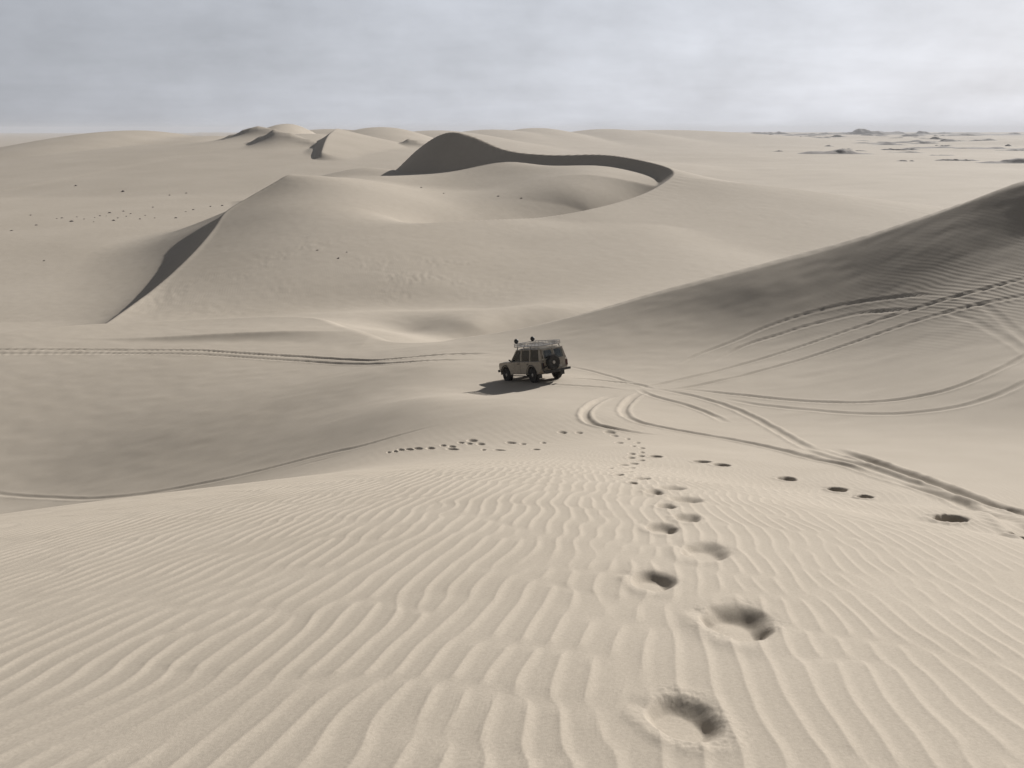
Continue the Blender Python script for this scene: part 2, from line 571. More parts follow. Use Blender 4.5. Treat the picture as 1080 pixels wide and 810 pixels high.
# wheel ruts and footprints pressed into the sand, in world metres
TRACKS = [([(9.262, 46.756),
    (11.366, 49.067),
    (13.803, 50.594),
    (15.897, 51.622),
    (18.636, 51.824),
    (20.893, 50.92),
    (22.597, 48.988),
    (23.912, 46.539)], 0.16, 0.05, 'a'),
    ([(23.609, 47.188),
    (23.884, 46.477),
    (24.29, 44.551),
    (24.126, 41.983),
    (23.031, 37.387),
    (22.025, 34.607)], 0.17, 0.02, 'a'),
    ([(11.5, 46.722),
    (13.724, 49.161),
    (15.967, 49.86),
    (18.062, 50.017),
    (20.32, 49.334),
    (21.829, 47.111),
    (22.722, 45.401)], 0.16, 0.055, 'a'),
    ([(22.392, 46.094),
    (22.694, 45.338),
    (23.023, 43.661),
    (22.982, 40.612),
    (22.295, 36.722),
    (21.405, 33.872)], 0.17, 0.02, 'a'),
    ([(6.253, 40.501),
    (9.623, 43.122),
    (13.755, 45.678),
    (17.541, 46.992),
    (20.423, 47.003),
    (23.212, 46.069),
    (25.188, 45.423),
    (27.166, 44.99),
    (28.497, 44.823)], 0.15, 0.06, 'b'),
    ([(7.355, 39.565),
    (9.078, 40.548),
    (12.149, 42.396),
    (15.091, 43.882),
    (18.156, 44.731),
    (20.847, 44.747),
    (22.853, 44.207),
    (24.669, 43.51),
    (26.054, 42.9),
    (27.229, 42.72)], 0.15, 0.06, 'b'),
    ([(8.127, 39.992),
    (9.376, 38.969),
    (11.27, 36.935),
    (13.14, 34.444),
    (14.593, 32.661),
    (16.175, 32.022),
    (17.49, 32.07),
    (19.066, 32.806),
    (21.385, 34.49),
    (23.234, 36.001)], 0.15, 0.06, 'c'),
    ([(9.558, 37.292),
    (10.4, 35.935),
    (11.825, 33.821),
    (13.096, 31.495),
    (14.435, 30.06),
    (16.048, 29.46),
    (17.415, 29.717),
    (19.124, 30.56),
    (20.595, 31.59)], 0.15, 0.045, 'c'),
    ([(4.873, 38.066),
    (4.107, 36.712),
    (3.397, 34.634),
    (2.877, 31.895),
    (2.838, 29.822),
    (3.367, 28.605),
    (4.328, 27.593),
    (5.129, 27.154)], 0.15, 0.08, 'd'),
    ([(6.4, 39.332),
    (5.604, 37.595),
    (4.847, 34.867),
    (4.479, 32.122),
    (4.721, 30.212),
    (5.769, 28.81),
    (6.974, 27.336),
    (7.631, 26.0),
    (8.05, 24.149),
    (8.18, 21.611),
    (8.5, 20.061),
    (8.488, 18.066),
    (8.468, 16.208),
    (8.322, 14.312),
    (6.953, 10.538),
    (5.913, 8.292)], 0.15, 0.07, 'd'),
    ([(6.162, 40.205),
    (6.588, 37.975),
    (7.539, 36.08),
    (8.219, 33.901),
    (8.415, 31.406)], 0.14, 0.06, 'e'),
    ([(6.994, 40.154),
    (7.887, 38.986),
    (8.918, 36.953),
    (9.621, 34.404),
    (9.731, 31.001),
    (9.389, 26.928),
    (8.956, 23.577)], 0.14, 0.06, 'e'),
    ([(8.799, 24.915),
    (8.756, 21.899),
    (8.896, 20.49),
    (8.787, 18.291),
    (8.656, 16.541),
    (8.63, 15.031)], 0.14, 0.05, 'f'),
    ([(9.718, 24.244),
    (9.556, 21.515),
    (9.412, 19.194),
    (9.302, 17.696),
    (9.127, 15.933),
    (9.088, 14.774),
    (9.159, 13.963),
    (8.096, 11.238)], 0.18, 0.105, 'f'),
    ([(3.126, 48.462),
    (4.067, 47.018),
    (5.17, 44.727),
    (6.529, 41.397)], 0.12, 0.05, 'g'),
    ([(2.422, 43.615),
    (3.62, 43.447),
    (4.957, 42.806),
    (6.363, 41.574),
    (6.948, 39.875)], 0.14, 0.07, 'h'),
    ([(1.33, 42.507),
    (2.129, 41.74),
    (3.29, 41.109),
    (4.701, 40.496),
    (5.615, 39.608)], 0.14, 0.07, 'h'),
    ([(-44.73, 67.318),
    (-41.675, 67.366),
    (-34.093, 67.635),
    (-25.891, 66.461),
    (-20.789, 64.723),
    (-15.801, 62.541),
    (-11.973, 59.518),
    (-9.116, 56.631),
    (-6.321, 55.038),
    (-4.055, 54.361),
    (-1.233, 53.754)], 0.22, 0.13, 'i'),
    ([(-44.026, 66.172),
    (-41.016, 66.214),
    (-33.496, 66.37),
    (-25.34, 64.96),
    (-20.367, 63.327),
    (-15.386, 60.808),
    (-11.195, 57.202),
    (-8.04, 53.733),
    (-5.367, 51.849),
    (-2.366, 51.456)], 0.2, 0.1, 'i'),
    ([(-28.044, 41.231),
    (-26.405, 40.564),
    (-23.714, 39.303),
    (-20.311, 37.378),
    (-17.42, 36.108),
    (-14.368, 35.158),
    (-11.939, 34.367),
    (-9.718, 33.948),
    (-7.558, 33.49),
    (-6.225, 32.829),
    (-4.428, 32.634),
    (-2.681, 32.578)], 0.14, 0.04, 'j'),
    ([(-9.753, 32.602),
    (-8.39, 32.73),
    (-6.814, 32.21)], 0.14, 0.04, 'j')]
PRINTS = [(0.712, 2.983, 0.161, 0.017, 0.04, 0.191),
    (1.286, 4.277, 0.243, 0.053, 0.09, 0.328),
    (0.94, 5.034, 0.157, 0.034, 0.037, 0.214),
    (1.527, 6.051, 0.189, 0.068, 0.076, 0.321),
    (1.327, 6.881, 0.136, 0.052, 0.05, 0.273),
    (2.021, 9.091, 0.21, 0.152, 0.072, 0.332),
    (2.1, 10.392, 0.214, 0.193, 0.066, 0.334),
    (1.737, 9.611, 0.121, 0.092, 0.055, 0.313),
    (1.704, 7.577, 0.144, 0.067, 0.053, 0.244),
    (1.635, 8.286, 0.113, 0.064, 0.038, 0.198),
    (3.644, 20.291, 0.186, 0.094, 0.058, 0.335),
    (4.712, 19.722, 0.242, 0.127, 0.077, 0.331),
    (5.08, 19.269, 0.238, 0.118, 0.084, 0.329),
    (6.071, 17.461, 0.233, 0.068, 0.108, 0.323),
    (6.597, 15.978, 0.193, -0.044, 0.125, 0.315),
    (6.714, 14.954, 0.166, 0.007, 0.083, 0.195),
    (6.2, 11.007, 0.301, 0.106, 0.144, 0.271),
    (6.649, 10.094, 0.182, 0.051, 0.148, 0.235),
    (3.343, 27.526, 0.197, 0.019, 0.037, 0.317),
    (3.406, 26.715, 0.128, 0.017, 0.034, 0.275),
    (3.263, 24.397, 0.136, 0.043, 0.044, 0.337),
    (3.729, 25.861, 0.079, 0.021, 0.041, 0.292),
    (3.85, 24.643, 0.095, 0.047, 0.051, 0.336),
    (3.506, 23.116, 0.075, 0.044, 0.05, 0.336),
    (3.664, 22.555, 0.088, 0.049, 0.053, 0.332),
    (3.459, 21.259, 0.073, 0.032, 0.042, 0.264),
    (3.106, 20.747, 0.105, 0.041, 0.042, 0.286),
    (3.27, 20.221, 0.104, 0.05, 0.044, 0.278),
    (2.918, 19.618, 0.114, 0.06, 0.042, 0.29),
    (3.09, 19.075, 0.102, 0.066, 0.041, 0.261),
    (2.737, 17.931, 0.126, 0.124, 0.05, 0.336),
    (2.383, 17.074, 0.14, 0.198, 0.046, 0.337),
    (2.396, 16.053, 0.144, 0.286, 0.05, 0.336),
    (1.786, 14.515, 0.084, 0.187, 0.041, 0.337),
    (1.978, 13.478, 0.106, 0.228, 0.049, 0.336),
    (1.608, 12.024, 0.096, 0.129, 0.044, 0.337),
    (1.904, 11.622, 0.158, 0.196, 0.054, 0.336),
    (1.614, 10.581, 0.073, 0.064, 0.034, 0.227),
    (1.728, 27.646, 0.161, -0.04, 0.016, 0.26),
    (2.28, 27.428, 0.128, -0.017, 0.016, 0.201),
    (0.982, 25.153, 0.087, -0.065, 0.011, 0.288),
    (0.667, 22.483, 0.117, -0.12, 0.01, 0.34),
    (0.35, 25.25, 0.089, -0.073, 0.004, 0.271),
    (-0.04, 25.898, 0.153, -0.108, -0.0, 0.295),
    (-0.371, 23.529, 0.178, -0.266, -0.005, 0.34),
    (-0.868, 24.398, 0.076, -0.095, -0.012, 0.34),
    (-1.029, 26.325, 0.145, -0.121, -0.011, 0.292),
    (-1.364, 27.454, 0.187, -0.163, -0.015, 0.308),
    (-1.425, 26.742, 0.1, -0.09, -0.011, 0.213),
    (-1.743, 27.274, 0.103, -0.1, -0.013, 0.21),
    (-1.928, 25.794, 0.212, -0.24, -0.025, 0.339),
    (-1.993, 26.569, 0.137, -0.146, -0.018, 0.243),
    (-2.342, 27.195, 0.125, -0.142, -0.02, 0.238),
    (-2.757, 27.039, 0.166, -0.211, -0.032, 0.325),
    (-3.243, 27.622, 0.181, -0.264, -0.038, 0.338),
    (-3.583, 27.89, 0.166, -0.264, -0.042, 0.337),
    (-3.944, 28.409, 0.155, -0.263, -0.044, 0.327),
    (-4.133, 28.306, 0.113, -0.199, -0.041, 0.29),
    (-4.406, 28.539, 0.094, -0.172, -0.042, 0.282)]
STONES = [(-162.424, 325.636, 0.687),
    (-137.847, 309.467, 0.98),
    (-114.373, 306.478, 0.485),
    (-117.559, 226.109, 0.43),
    (-110.607, 217.063, 0.55),
    (-110.105, 231.432, 0.391),
    (-111.22, 239.516, 0.556),
    (-109.393, 244.28, 0.413),
    (-101.108, 219.493, 0.487),
    (-102.84, 225.829, 0.381),
    (-95.935, 223.123, 0.424),
    (-105.993, 256.332, 0.406),
    (-87.702, 225.792, 0.405),
    (-91.37, 242.884, 0.333),
    (-91.225, 248.427, 0.446),
    (-89.814, 258.896, 0.41),
    (-87.037, 260.981, 0.468),
    (-114.695, 197.482, 0.375),
    (-115.124, 208.87, 0.441),
    (-104.773, 216.473, 0.274),
    (-102.531, 230.201, 0.292),
    (-115.003, 228.77, 0.29),
    (-98.396, 232.407, 0.294),
    (-104.334, 237.035, 0.3),
    (-93.198, 225.788, 0.286),
    (-110.411, 223.267, 0.306),
    (-86.025, 156.88, 0.265),
    (-129.943, 233.732, 0.37),
    (-118.079, 300.626, 0.508),
    (-118.397, 225.054, 0.285),
    (-109.441, 227.005, 0.264),
    (-108.4, 231.399, 0.244),
    (-28.913, 127.336, 0.215),
    (-24.426, 126.661, 0.187),
    (-25.017, 123.088, 0.286),
    (-22.882, 220.599, 0.396),
    (-3.239, 205.293, 0.368),
    (-16.291, 208.152, 0.308),
    (2.213, 203.292, 0.3)]
TRACK_LABEL = {'a': 'pair of wheel ruts looping highest across the shaded right hand dune', 'b': 'two straight deep ruts climbing the right hand dune to the edge of view', 'c': 'lowest pair of ruts sweeping in a wide curve along the foot of the right hand dune', 'd': 'ruts making a tight hairpin on the sand in front of the car', 'e': 'faint pair of short ruts running from the crossing towards the lower right', 'f': 'deepest ruts leaving the picture at the right above the lone footprints', 'g': 'faint single rut running from the far side of the car', 'h': 'fresh pair of ruts right behind the rear wheels of the car', 'i': 'long level pair of ruts running left from the car to the edge of view', 'j': 'curved pair of ruts in the hollow behind the rippled dune'}
CAR_WHEELS = [[1.237, 42.719, -12.633], [-0.418, 45.164, -13.22], [2.382, 43.812, -12.692]]


def seg_dist(pl, x, y):
    best = np.full(x.shape, 1e9); along = np.zeros(x.shape); acc = 0.0
    for i in range(len(pl) - 1):
        ax, ay = pl[i][:2]; bx, by = pl[i + 1][:2]
        ex, ey = bx - ax, by - ay; L = ex * ex + ey * ey + 1e-9; l = math.sqrt(L)
        t = np.clip(((x - ax) * ex + (y - ay) * ey) / L, 0, 1)
        d = np.hypot(x - ax - t * ex, y - ay - t * ey)
        m = d < best
        best = np.where(m, d, best); along = np.where(m, acc + t * l, along); acc += l
    return best, along, acc

def marks(x, y, h, RR, kind, smooth):
    for k, (pl, w, dep, grp) in enumerate(TRACKS):
        pl = refine([p for p in pl], 5)
        mrg = w * 5
        bb = (x > pl[:, 0].min() - mrg) & (x < pl[:, 0].max() + mrg) & (y > pl[:, 1].min() - mrg) & (y < pl[:, 1].max() + mrg)
        X, Y = x[bb], y[bb]
        X2 = X + 0.025 * vnoise(X * 1.3, Y * 1.3 + k); Y2 = Y + 0.025 * vnoise(X * 1.3 + 40, Y * 1.3 + k)
        d, s, tot = seg_dist(pl, X2, Y2)
        fade = np.clip(s / 2.0, 0, 1) * np.clip((tot - s) / 2.0, 0, 1)
        q = d / w
        wob = 0.9 + 0.12 * vnoise(X * 0.7 + k * 9.1, Y * 0.7)
        prof = -np.exp(-q ** 4) + 0.55 * np.exp(-((q - 1.75) / 0.55) ** 2) * (0.85 + 0.25 * vnoise(X * 3 + k, Y * 3))
        h[bb] += dep * wob * fade * prof
        sub = kind[bb]; sub[(q < 1.45) & (fade > 0.25)] = 1 + ord(grp) - 97; kind[bb] = sub
    for k, (cx, cy, ax, ay, bx, by) in enumerate(PRINTS):
        if k < 10: ax, ay, bx, by = ((0.92 if k == 1 else 1.0 if k == 0 else 1.06) * q_ for q_ in (ax, ay, bx, by))
        la = math.hypot(ax, ay); lb = math.hypot(bx, by); D = min(0.070, 0.33 * min(la, lb) + 0.02); soft = 0.55
        if k == 1: D = 0.092
        if k == 0: D = 0.062
        if 10 <= k <= 17: D = 0.13 if k < 14 else 0.20; soft = 0.35
        elif k > 17: soft = 0.42
        mrg = 2.4 * (la + lb)
        bb = (np.abs(x - cx) < mrg) & (np.abs(y - cy) < mrg)
        if not bb.any(): continue
        X, Y = x[bb] - cx, y[bb] - cy
        X = X + 0.014 * vnoise(X * 8 + k * 3, Y * 8); Y = Y + 0.014 * vnoise(X * 8, Y * 8 + k * 5 + 20)
        det = ax * by - ay * bx
        u = (X * by - Y * bx) / det; v = (ax * Y - ay * X) / det
        v = v + 0.30 * u                                   # prints lie a little askew
        ang = np.arctan2(v, u)
        rho = np.hypot(u, v) * (1 + 0.06 * np.sin(2 * ang + k) + 0.03 * np.sin(3 * ang + 2 * k))
        # steep undercut wall on the far side, a slumped ramp on the near left
        sft = soft * (1.0 + 0.35 * np.cos(ang + 2.4) * -1)
        e = np.clip((1.12 - rho) / sft, 0, 1); e = e * e * (3 - 2 * e)
        floor = 1.0 + 0.16 * u - 0.05 * vnoise(X * 7 + k, Y * 7)
        tail = 0.16 * np.exp(-((u + 1.25) / 0.28) ** 2 - ((v - 0.2) / 0.3) ** 2)
        rim = 0.12 * np.exp(-((rho - 1.36) / 0.28) ** 2) * (0.8 + 0.4 * np.sin(ang + 3.9))
        flat = np.clip((1.25 - rho) / 0.35, 0, 1)
        h[bb] += (smooth[bb] - h[bb]) * flat * 0.85
        h[bb] += D * (-e * floor - tail + rim)
        loose = np.clip((1.75 - rho) / 0.5, 0, 1) * np.clip(0.25 + (rho - 0.7) * 2, 0.25, 1) * (0.45 + 0.55 * vnoise(X * 5 + k, Y * 5))
        h[bb] += 0.0028 * loose * vnoise(X * 42 + k, Y * 42) + 0.0018 * loose * vnoise(X * 95, Y * 95 + k)
        sub = kind[bb]; sub[(rho < 1.1)] = 100 + k; kind[bb] = sub

def rough_patches(x, y):
    m = np.exp(-((x + 36) / 10) ** 2 - ((y - 106) / 9) ** 2)
    m = np.maximum(m, 0.7 * np.exp(-((x + 30) / 7) ** 2 - ((y - 122) / 12) ** 2))
    m = np.maximum(m, 0.8 * np.exp(-((x + 13) / 12) ** 2 - ((y - 118) / 13) ** 2))
    m = m * np.clip(0.55 + 0.9 * vnoise(x * 0.2 + 5, y * 0.2), 0, 1)
    return 0.05 * m * vnoise(x / 0.55, y / 1.1) + 0.02 * m * vnoise(x / 0.3 + 9, y / 0.7)

def ripple_mask(x, y, h):
    m = 1.0 * np.exp(-((x - 27) / 6.5) ** 2 - ((y - 46) / 7) ** 2)
    m = np.maximum(m, 0.5 * np.exp(-((x - 33) / 9) ** 2 - ((y - 36) / 8) ** 2))
    m = np.maximum(m, 0.35 * np.exp(-((x + 0) / 7) ** 2 - ((y - 27) / 6) ** 2))
    m = np.maximum(m, 0.35 * np.exp(-((x + 36) / 14) ** 2 - ((y - 108) / 14) ** 2))
    m = np.maximum(m, 0.3 * np.exp(-((x + 14) / 14) ** 2 - ((y - 118) / 18) ** 2))
    m = m * (0.7 + 0.6 * vnoise(x * 0.25, y * 0.25))
    return np.clip(0.45 * m, 0, 1)

CO, QUADS, NRM, RIPM, FK, RAD, COLS = build_ground()
g0 = sheet('ground', CO, QUADS[FK == 0], NRM, RIPM, SAND)
tag(g0, 'rippled pale sand and rolling dunes reaching to the horizon', None, None, 'structure')
# ------------------------------------------------------------ ruts and footprints as pieces of the sheet
for gi, key in enumerate('abcdefghij'):
    q = QUADS[FK == gi + 1]
    if len(q):
        o = sheet('tyre_track', CO, q, NRM, RIPM, SAND)
        tag(o, TRACK_LABEL[key], 'tyre track', 'tyre tracks pressed into the sand', 'structure')

ONE = {0: 'deep footprint lowest in the picture, nearest the camera, with soft sand rim',
       1: 'widest footprint with a dark right half, second up the trail from the camera',
       2: 'footprint third up the trail from the camera, left of the wide one',
       3: 'footprint fourth up the trail from the camera, stepping out to the right',
       4: 'dark footprint fifth up the trail, just above the last big ones on the left',
       5: 'long shadowed footprint sixth up the trail, on its right side',
       6: 'long flat footprint topmost of the big ones on the right of the trail',
       7: 'short dark footprint on the left of the trail between two longer ones',
       8: 'faint half filled footprint on the right of the trail below two dark ones',
       9: 'faintest shallow footprint in the middle of the trail among darker ones',
       10: 'small footprint where the side trail leaves the cluster to the right',
       11: 'left one of two close footprints in the side trail to the right',
       12: 'right one of two close footprints in the side trail to the right',
       13: 'lone footprint halfway along the side trail below the ruts',
       14: 'upper footprint of a pair on the smooth sand below the deep ruts',
       15: 'lower footprint of a pair on the smooth sand below the deep ruts',
       16: 'long dark footprint alone below the deepest ruts near the right edge',
       17: 'footprint at the right edge of the picture below the ruts'}
for k in range(len(PRINTS)):
    q = QUADS[FK == 100 + k]
    if not len(q): print('empty print', k); continue
    o = sheet('footprint', CO, q, NRM, RIPM, SAND)
    if k in ONE: tag(o, ONE[k], 'footprint', 'trail of footprints in the sand' if k < 10 else 'side trail of footprints to the right')
    elif k < 38: tag(o, 'small footprint in the dense far part of the trail towards the hairpin ruts', 'footprint', 'far footprints towards the hairpin ruts')
    else: tag(o, 'small footprint in the scattered row left of the trail above the rippled edge', 'footprint', 'scattered row of footprints on the left')

# ------------------------------------------------------------ simple materials
def plain_mat(name, col, rough=0.6, metal=0.0, var=0.12, scale=8.0, dust=0.0):
    m, nt, b = new_mat(name); L = nt.links.new
    g = N(nt, 'ShaderNodeTexCoord'); n = N(nt, 'ShaderNodeTexNoise', Scale=scale, Detail=4.0)
    L(g.outputs['Object'], n.inputs['Vector'])
    r = N(nt, 'ShaderNodeValToRGB')
    r.color_ramp.elements[0].position = 0.35; r.color_ramp.elements[1].position = 0.68
    r.color_ramp.elements[0].color = tuple(c * (1 - var) for c in col) + (1,)
    r.color_ramp.elements[1].color = tuple(c * (1 + var) + dust * 0.06 for c in col) + (1,)
    L(n.outputs['Fac'], r.inputs['Fac']); L(r.outputs['Color'], b.inputs['Base Color'])
    b.inputs['Roughness'].default_value = rough; b.inputs['Metallic'].default_value = metal
    return m
def glass_mat():
    m, nt, b = new_mat('window_glass'); L = nt.links.new
    out = nt.nodes['Material Output']
    t = N(nt, 'ShaderNodeBsdfTransparent'); t.inputs['Color'].default_value = (0.8, 0.82, 0.8, 1)
    gl = N(nt, 'ShaderNodeBsdfGlossy', Roughness=0.05); fr = N(nt, 'ShaderNodeFresnel', IOR=1.5)
    mx = N(nt, 'ShaderNodeMixShader'); L(fr.outputs[0], mx.inputs[0]); L(t.outputs[0], mx.inputs[1]); L(gl.outputs[0], mx.inputs[2])
    L(mx.outputs[0], out.inputs['Surface']); nt.nodes.remove(b)
    return m
M = dict(paint=plain_mat('dusty_beige_paint', (0.32, 0.285, 0.235), 0.45, dust=0.5),
         trim=plain_mat('dark_trim', (0.03, 0.03, 0.03), 0.6), rubber=plain_mat('tyre_rubber', (0.022, 0.021, 0.02), 0.9, dust=0.5),
         rim=plain_mat('painted_rim', (0.42, 0.40, 0.37), 0.5), steel=plain_mat('rack_steel', (0.42, 0.41, 0.40), 0.45, 0.3),
         red=plain_mat('tail_lens', (0.05, 0.012, 0.01), 0.25), seat=plain_mat('seat_cloth', (0.05, 0.045, 0.04), 0.9),
         lens=plain_mat('lamp_lens', (0.6, 0.6, 0.58), 0.15), glass=glass_mat(),
         stone=plain_mat('dark_stone', (0.11, 0.095, 0.085), 0.9, var=0.4, scale=3.0),
         rock=plain_mat('far_dark_rock', (0.17, 0.155, 0.145), 0.95, var=0.35, scale=0.03))

# ------------------------------------------------------------ mesh helpers
def hexa(bm, lo, hi):
    """solid between two four-point loops"""
    a = [bm.verts.new(p) for p in lo]; b = [bm.verts.new(p) for p in hi]
    bm.faces.new(a[::-1]); bm.faces.new(b)
    for i in range(4): bm.faces.new((a[i], a[(i + 1) % 4], b[(i + 1) % 4], b[i]))
def box(bm, x0, x1, y0, y1, z0, z1):
    hexa(bm, [(x0, y0, z0), (x1, y0, z0), (x1, y1, z0), (x0, y1, z0)], [(x0, y0, z1), (x1, y0, z1), (x1, y1, z1), (x0, y1, z1)])
def tube(bm, p, q, r, n=8):
    p = Vector(p); q = Vector(q); d = (q - p).normalized()
    u = d.orthogonal().normalized(); v = d.cross(u)
    A = [bm.verts.new(p + (u * math.cos(t) + v * math.sin(t)) * r) for t in [2 * math.pi * i / n for i in range(n)]]
    B = [bm.verts.new(q + (u * math.cos(t) + v * math.sin(t)) * r) for t in [2 * math.pi * i / n for i in range(n)]]
    bm.faces.new(A[::-1]); bm.faces.new(B)
    for i in range(n): bm.faces.new((A[i], A[(i + 1) % n], B[(i + 1) % n], B[i]))
def lathe(bm, prof, axis, c, n=28):
    """prof: (radius, offset along axis); axis 'x' or 'y'"""
    rings = []
    for r, o in prof:
        ring = []
        for i in range(n):
            t = 2 * math.pi * i / n; a, b_ = r * math.cos(t), r * math.sin(t)
            ring.append(bm.verts.new((c[0] + a, c[1] + o, c[2] + b_) if axis == 'y' else (c[0] + o, c[1] + a, c[2] + b_)))
        rings.append(ring)
    for k in range(len(rings) - 1):
        for i in range(n): bm.faces.new((rings[k][i], rings[k][(i + 1) % n], rings[k + 1][(i + 1) % n], rings[k + 1][i]))
    bm.faces.new(rings[0][::-1]); bm.faces.new(rings[-1])
def link(name, bm, mat, parent=None, bevel=0.0, smooth=False):
    if bevel: bmesh.ops.bevel(bm, geom=bm.edges[:] , offset=bevel, segments=2, affect='EDGES', clamp_overlap=True)
    bmesh.ops.recalc_face_normals(bm, faces=bm.faces)
    me = bpy.data.meshes.new(name); bm.to_mesh(me); bm.free()
    if smooth:
        me.polygons.foreach_set('use_smooth', [True] * len(me.polygons))
        me.set_sharp_from_angle(angle=R(38))
    me.materials.append(mat)
    o = bpy.data.objects.new(name, me); COL.objects.link(o)
    if parent: o.parent = parent
    return o
def BM(): return bmesh.new()

# ------------------------------------------------------------ the car (x forward, y to its left, z up)
def build_car():
    root = bpy.data.objects.new('off_road_car', None); COL.objects.link(root)
    tag(root, 'dusty beige off-road estate car with roof rack and rear spare wheel, parked on the sand', 'car')
    XF, XR, WR = 1.42, -1.31, 0.395
    def arc(cx, r, n=9): return [(cx + r * math.cos(t), 0.40 + r * math.sin(t)) for t in [math.pi - math.pi * i / n + 0.0 for i in range(n + 1)]]
    out = [(-2.24, 0.62)] + [(x, z) for x, z in arc(XR, 0.49)] + [(-0.70, 0.43), (0.82, 0.43)] + arc(XF, 0.49) + \
          [(2.02, 0.52), (2.13, 0.60), (2.17, 0.80), (2.16, 0.98), (2.08, 1.055), (1.6, 1.10), (0.86, 1.125), (-2.27, 1.125), (-2.32, 1.02), (-2.30, 0.80)]
    bm = BM(); loops = []
    for y, s in ((-0.90, 0.975), (-0.885, 0.99), (-0.83, 1.0), (0.83, 1.0), (0.885, 0.99), (0.90, 0.975)):
        loops.append([bm.verts.new((-0.07 + (x + 0.07) * (0.5 + 0.5 * s), y * (1.0 if x < 1.3 else 1.0 - 0.06 * (x - 1.3)), (z if z < 0.75 else 0.75 + (z - 0.75) * s - (1 - s) * 0.6))) for x, z in out])
    for a, b in zip(loops, loops[1:]):
        for i in range(len(out)): bm.faces.new((a[i], a[(i + 1) % len(out)], b[(i + 1) % len(out)], b[i]))
    bm.faces.new(loops[0][::-1]); bm.faces.new(loops[-1])
    # roof posts belong to the body shell
    def post(s, b0, b1, t0, t1, w=0.07):
        yb, yt = 0.855 * s, 0.735 * s
        hexa(bm, [(b0, yb, 1.10), (b1, yb, 1.10), (b1, yb - w * s, 1.10), (b0, yb - w * s, 1.10)],
                 [(t0, yt, 1.74), (t1, yt, 1.74), (t1, yt - w * s, 1.74), (t0, yt - w * s, 1.74)])
    for s in (-1, 1):
        post(s, 0.76, 0.84, 0.20, 0.28); post(s, -0.30, -0.20, -0.30, -0.20); post(s, -1.22, -1.12, -1.20, -1.10)
        post(s, -2.27, -2.08, -2.13, -1.96, 0.12)
    link('body', bm, M['paint'], root, smooth=True)
    # flared arch lips
    for cx in (XF, XR):
        for s in (-1, 1):
            bm = BM(); pts = [(cx + 0.50 * math.cos(t), 0.40 + 0.50 * math.sin(t)) for t in [math.pi * i / 12 for i in range(13)]]
            for (x0, z0), (x1, z1) in zip(pts, pts[1:]):
                ox0, oz0 = cx + (x0 - cx) * 1.10, 0.40 + (z0 - 0.40) * 1.10; ox1, oz1 = cx + (x1 - cx) * 1.10, 0.40 + (z1 - 0.40) * 1.10
                y = (0.89 if cx < 0 else 0.875) * s
                hexa(bm, [(x0, y, z0), (x1, y, z1), (ox1, y, oz1), (ox0, y, oz0)], [(x0, y + 0.045 * s, z0), (x1, y + 0.045 * s, z1), (ox1, y + 0.02 * s, oz1), (ox0, y + 0.02 * s, oz0)])
            link('wheel_arch', bm, M['trim'], root)
    # roof with a slight crown
    bm = BM(); n = 8; g = []
    for i in range(n + 1):
        x = 0.30 - 2.47 * i / n; row = []
        for j in range(n + 1):
            y = -0.76 + 1.52 * j / n
            e = max(abs(2 * j / n - 1), abs(2 * i / n - 1)) ** 6
            row.append((bm.verts.new((x, y, 1.815 - 0.07 * e - 0.012 * (2 * j / n - 1) ** 2)), bm.verts.new((x, y, 1.715))))
        g.append(row)
    for i in range(n):
        for j in range(n):
            bm.faces.new([g[i][j][0], g[i + 1][j][0], g[i + 1][j + 1][0], g[i][j + 1][0]]); bm.faces.new([g[i][j][1], g[i][j + 1][1], g[i + 1][j + 1][1], g[i + 1][j][1]])
    for i in range(n):
        for j in (0, n): bm.faces.new([g[i][j][0], g[i][j][1], g[i + 1][j][1], g[i + 1][j][0]])
    for j in range(n):
        for i in (0, n): bm.faces.new([g[i][j][0], g[i][j + 1][0], g[i][j + 1][1], g[i][j][1]])
    link('roof', bm, M['paint'], root, smooth=True)
    # bonnet panel
    bm = BM(); hexa(bm, [(0.90, -0.70, 1.118), (2.04, -0.63, 1.058), (2.04, 0.63, 1.058), (0.90, 0.70, 1.118)], [(0.92, -0.66, 1.15), (2.0, -0.58, 1.085), (2.0, 0.58, 1.085), (0.92, 0.66, 1.15)])
    link('bonnet', bm, M['paint'], root, bevel=0.01)
    # side windows, doors
    def side_pane(s, b0, b1, t0, t1, parent):
        bm = BM(); yb, yt, w = 0.835 * s, 0.722 * s, 0.012 * s
        hexa(bm, [(b0, yb, 1.128), (b1, yb, 1.128), (b1, yb - w, 1.128), (b0, yb - w, 1.128)], [(t0, yt, 1.72), (t1, yt, 1.72), (t1, yt - w, 1.72), (t0, yt - w, 1.72)])
        return link('window', bm, M['glass'], parent)
    for s in (-1, 1):
        for (x0, x1, b, t) in ((-0.22, 0.84, (-0.20, 0.76), (-0.20, 0.20)), (-1.16, -0.25, (-1.12, -0.30), (-1.10, -0.30))):
            bm = BM(); y0, y1 = 0.893 * s, 0.915 * s
            xa = x0 + (0.30 if x0 < -1 else 0)
            lo = [(x0, y0, 0.95), (xa, y0, 0.47), (x1, y0, 0.47), (x1, y0, 1.09), (x0, y0, 1.09)]
            A = [bm.verts.new(p) for p in lo]; B = [bm.verts.new((p[0] + (0.012 if p[0] == x0 else -0.012), y1, p[2])) for p in lo]
            bm.faces.new(A); bm.faces.new(B[::-1])
            for i in range(5): bm.faces.new((A[i], B[i], B[(i + 1) % 5], A[(i + 1) % 5]))
            d = link('door', bm, M['paint'], root)
            side_pane(s, b[0], b[1], t[0], t[1], d)
            bm = BM(); box(bm, x0 + 0.06, x0 + 0.22, min(y1, y1 + 0.03 * s), max(y1, y1 + 0.03 * s), 0.98, 1.01); link('handle', bm, M['trim'], d)
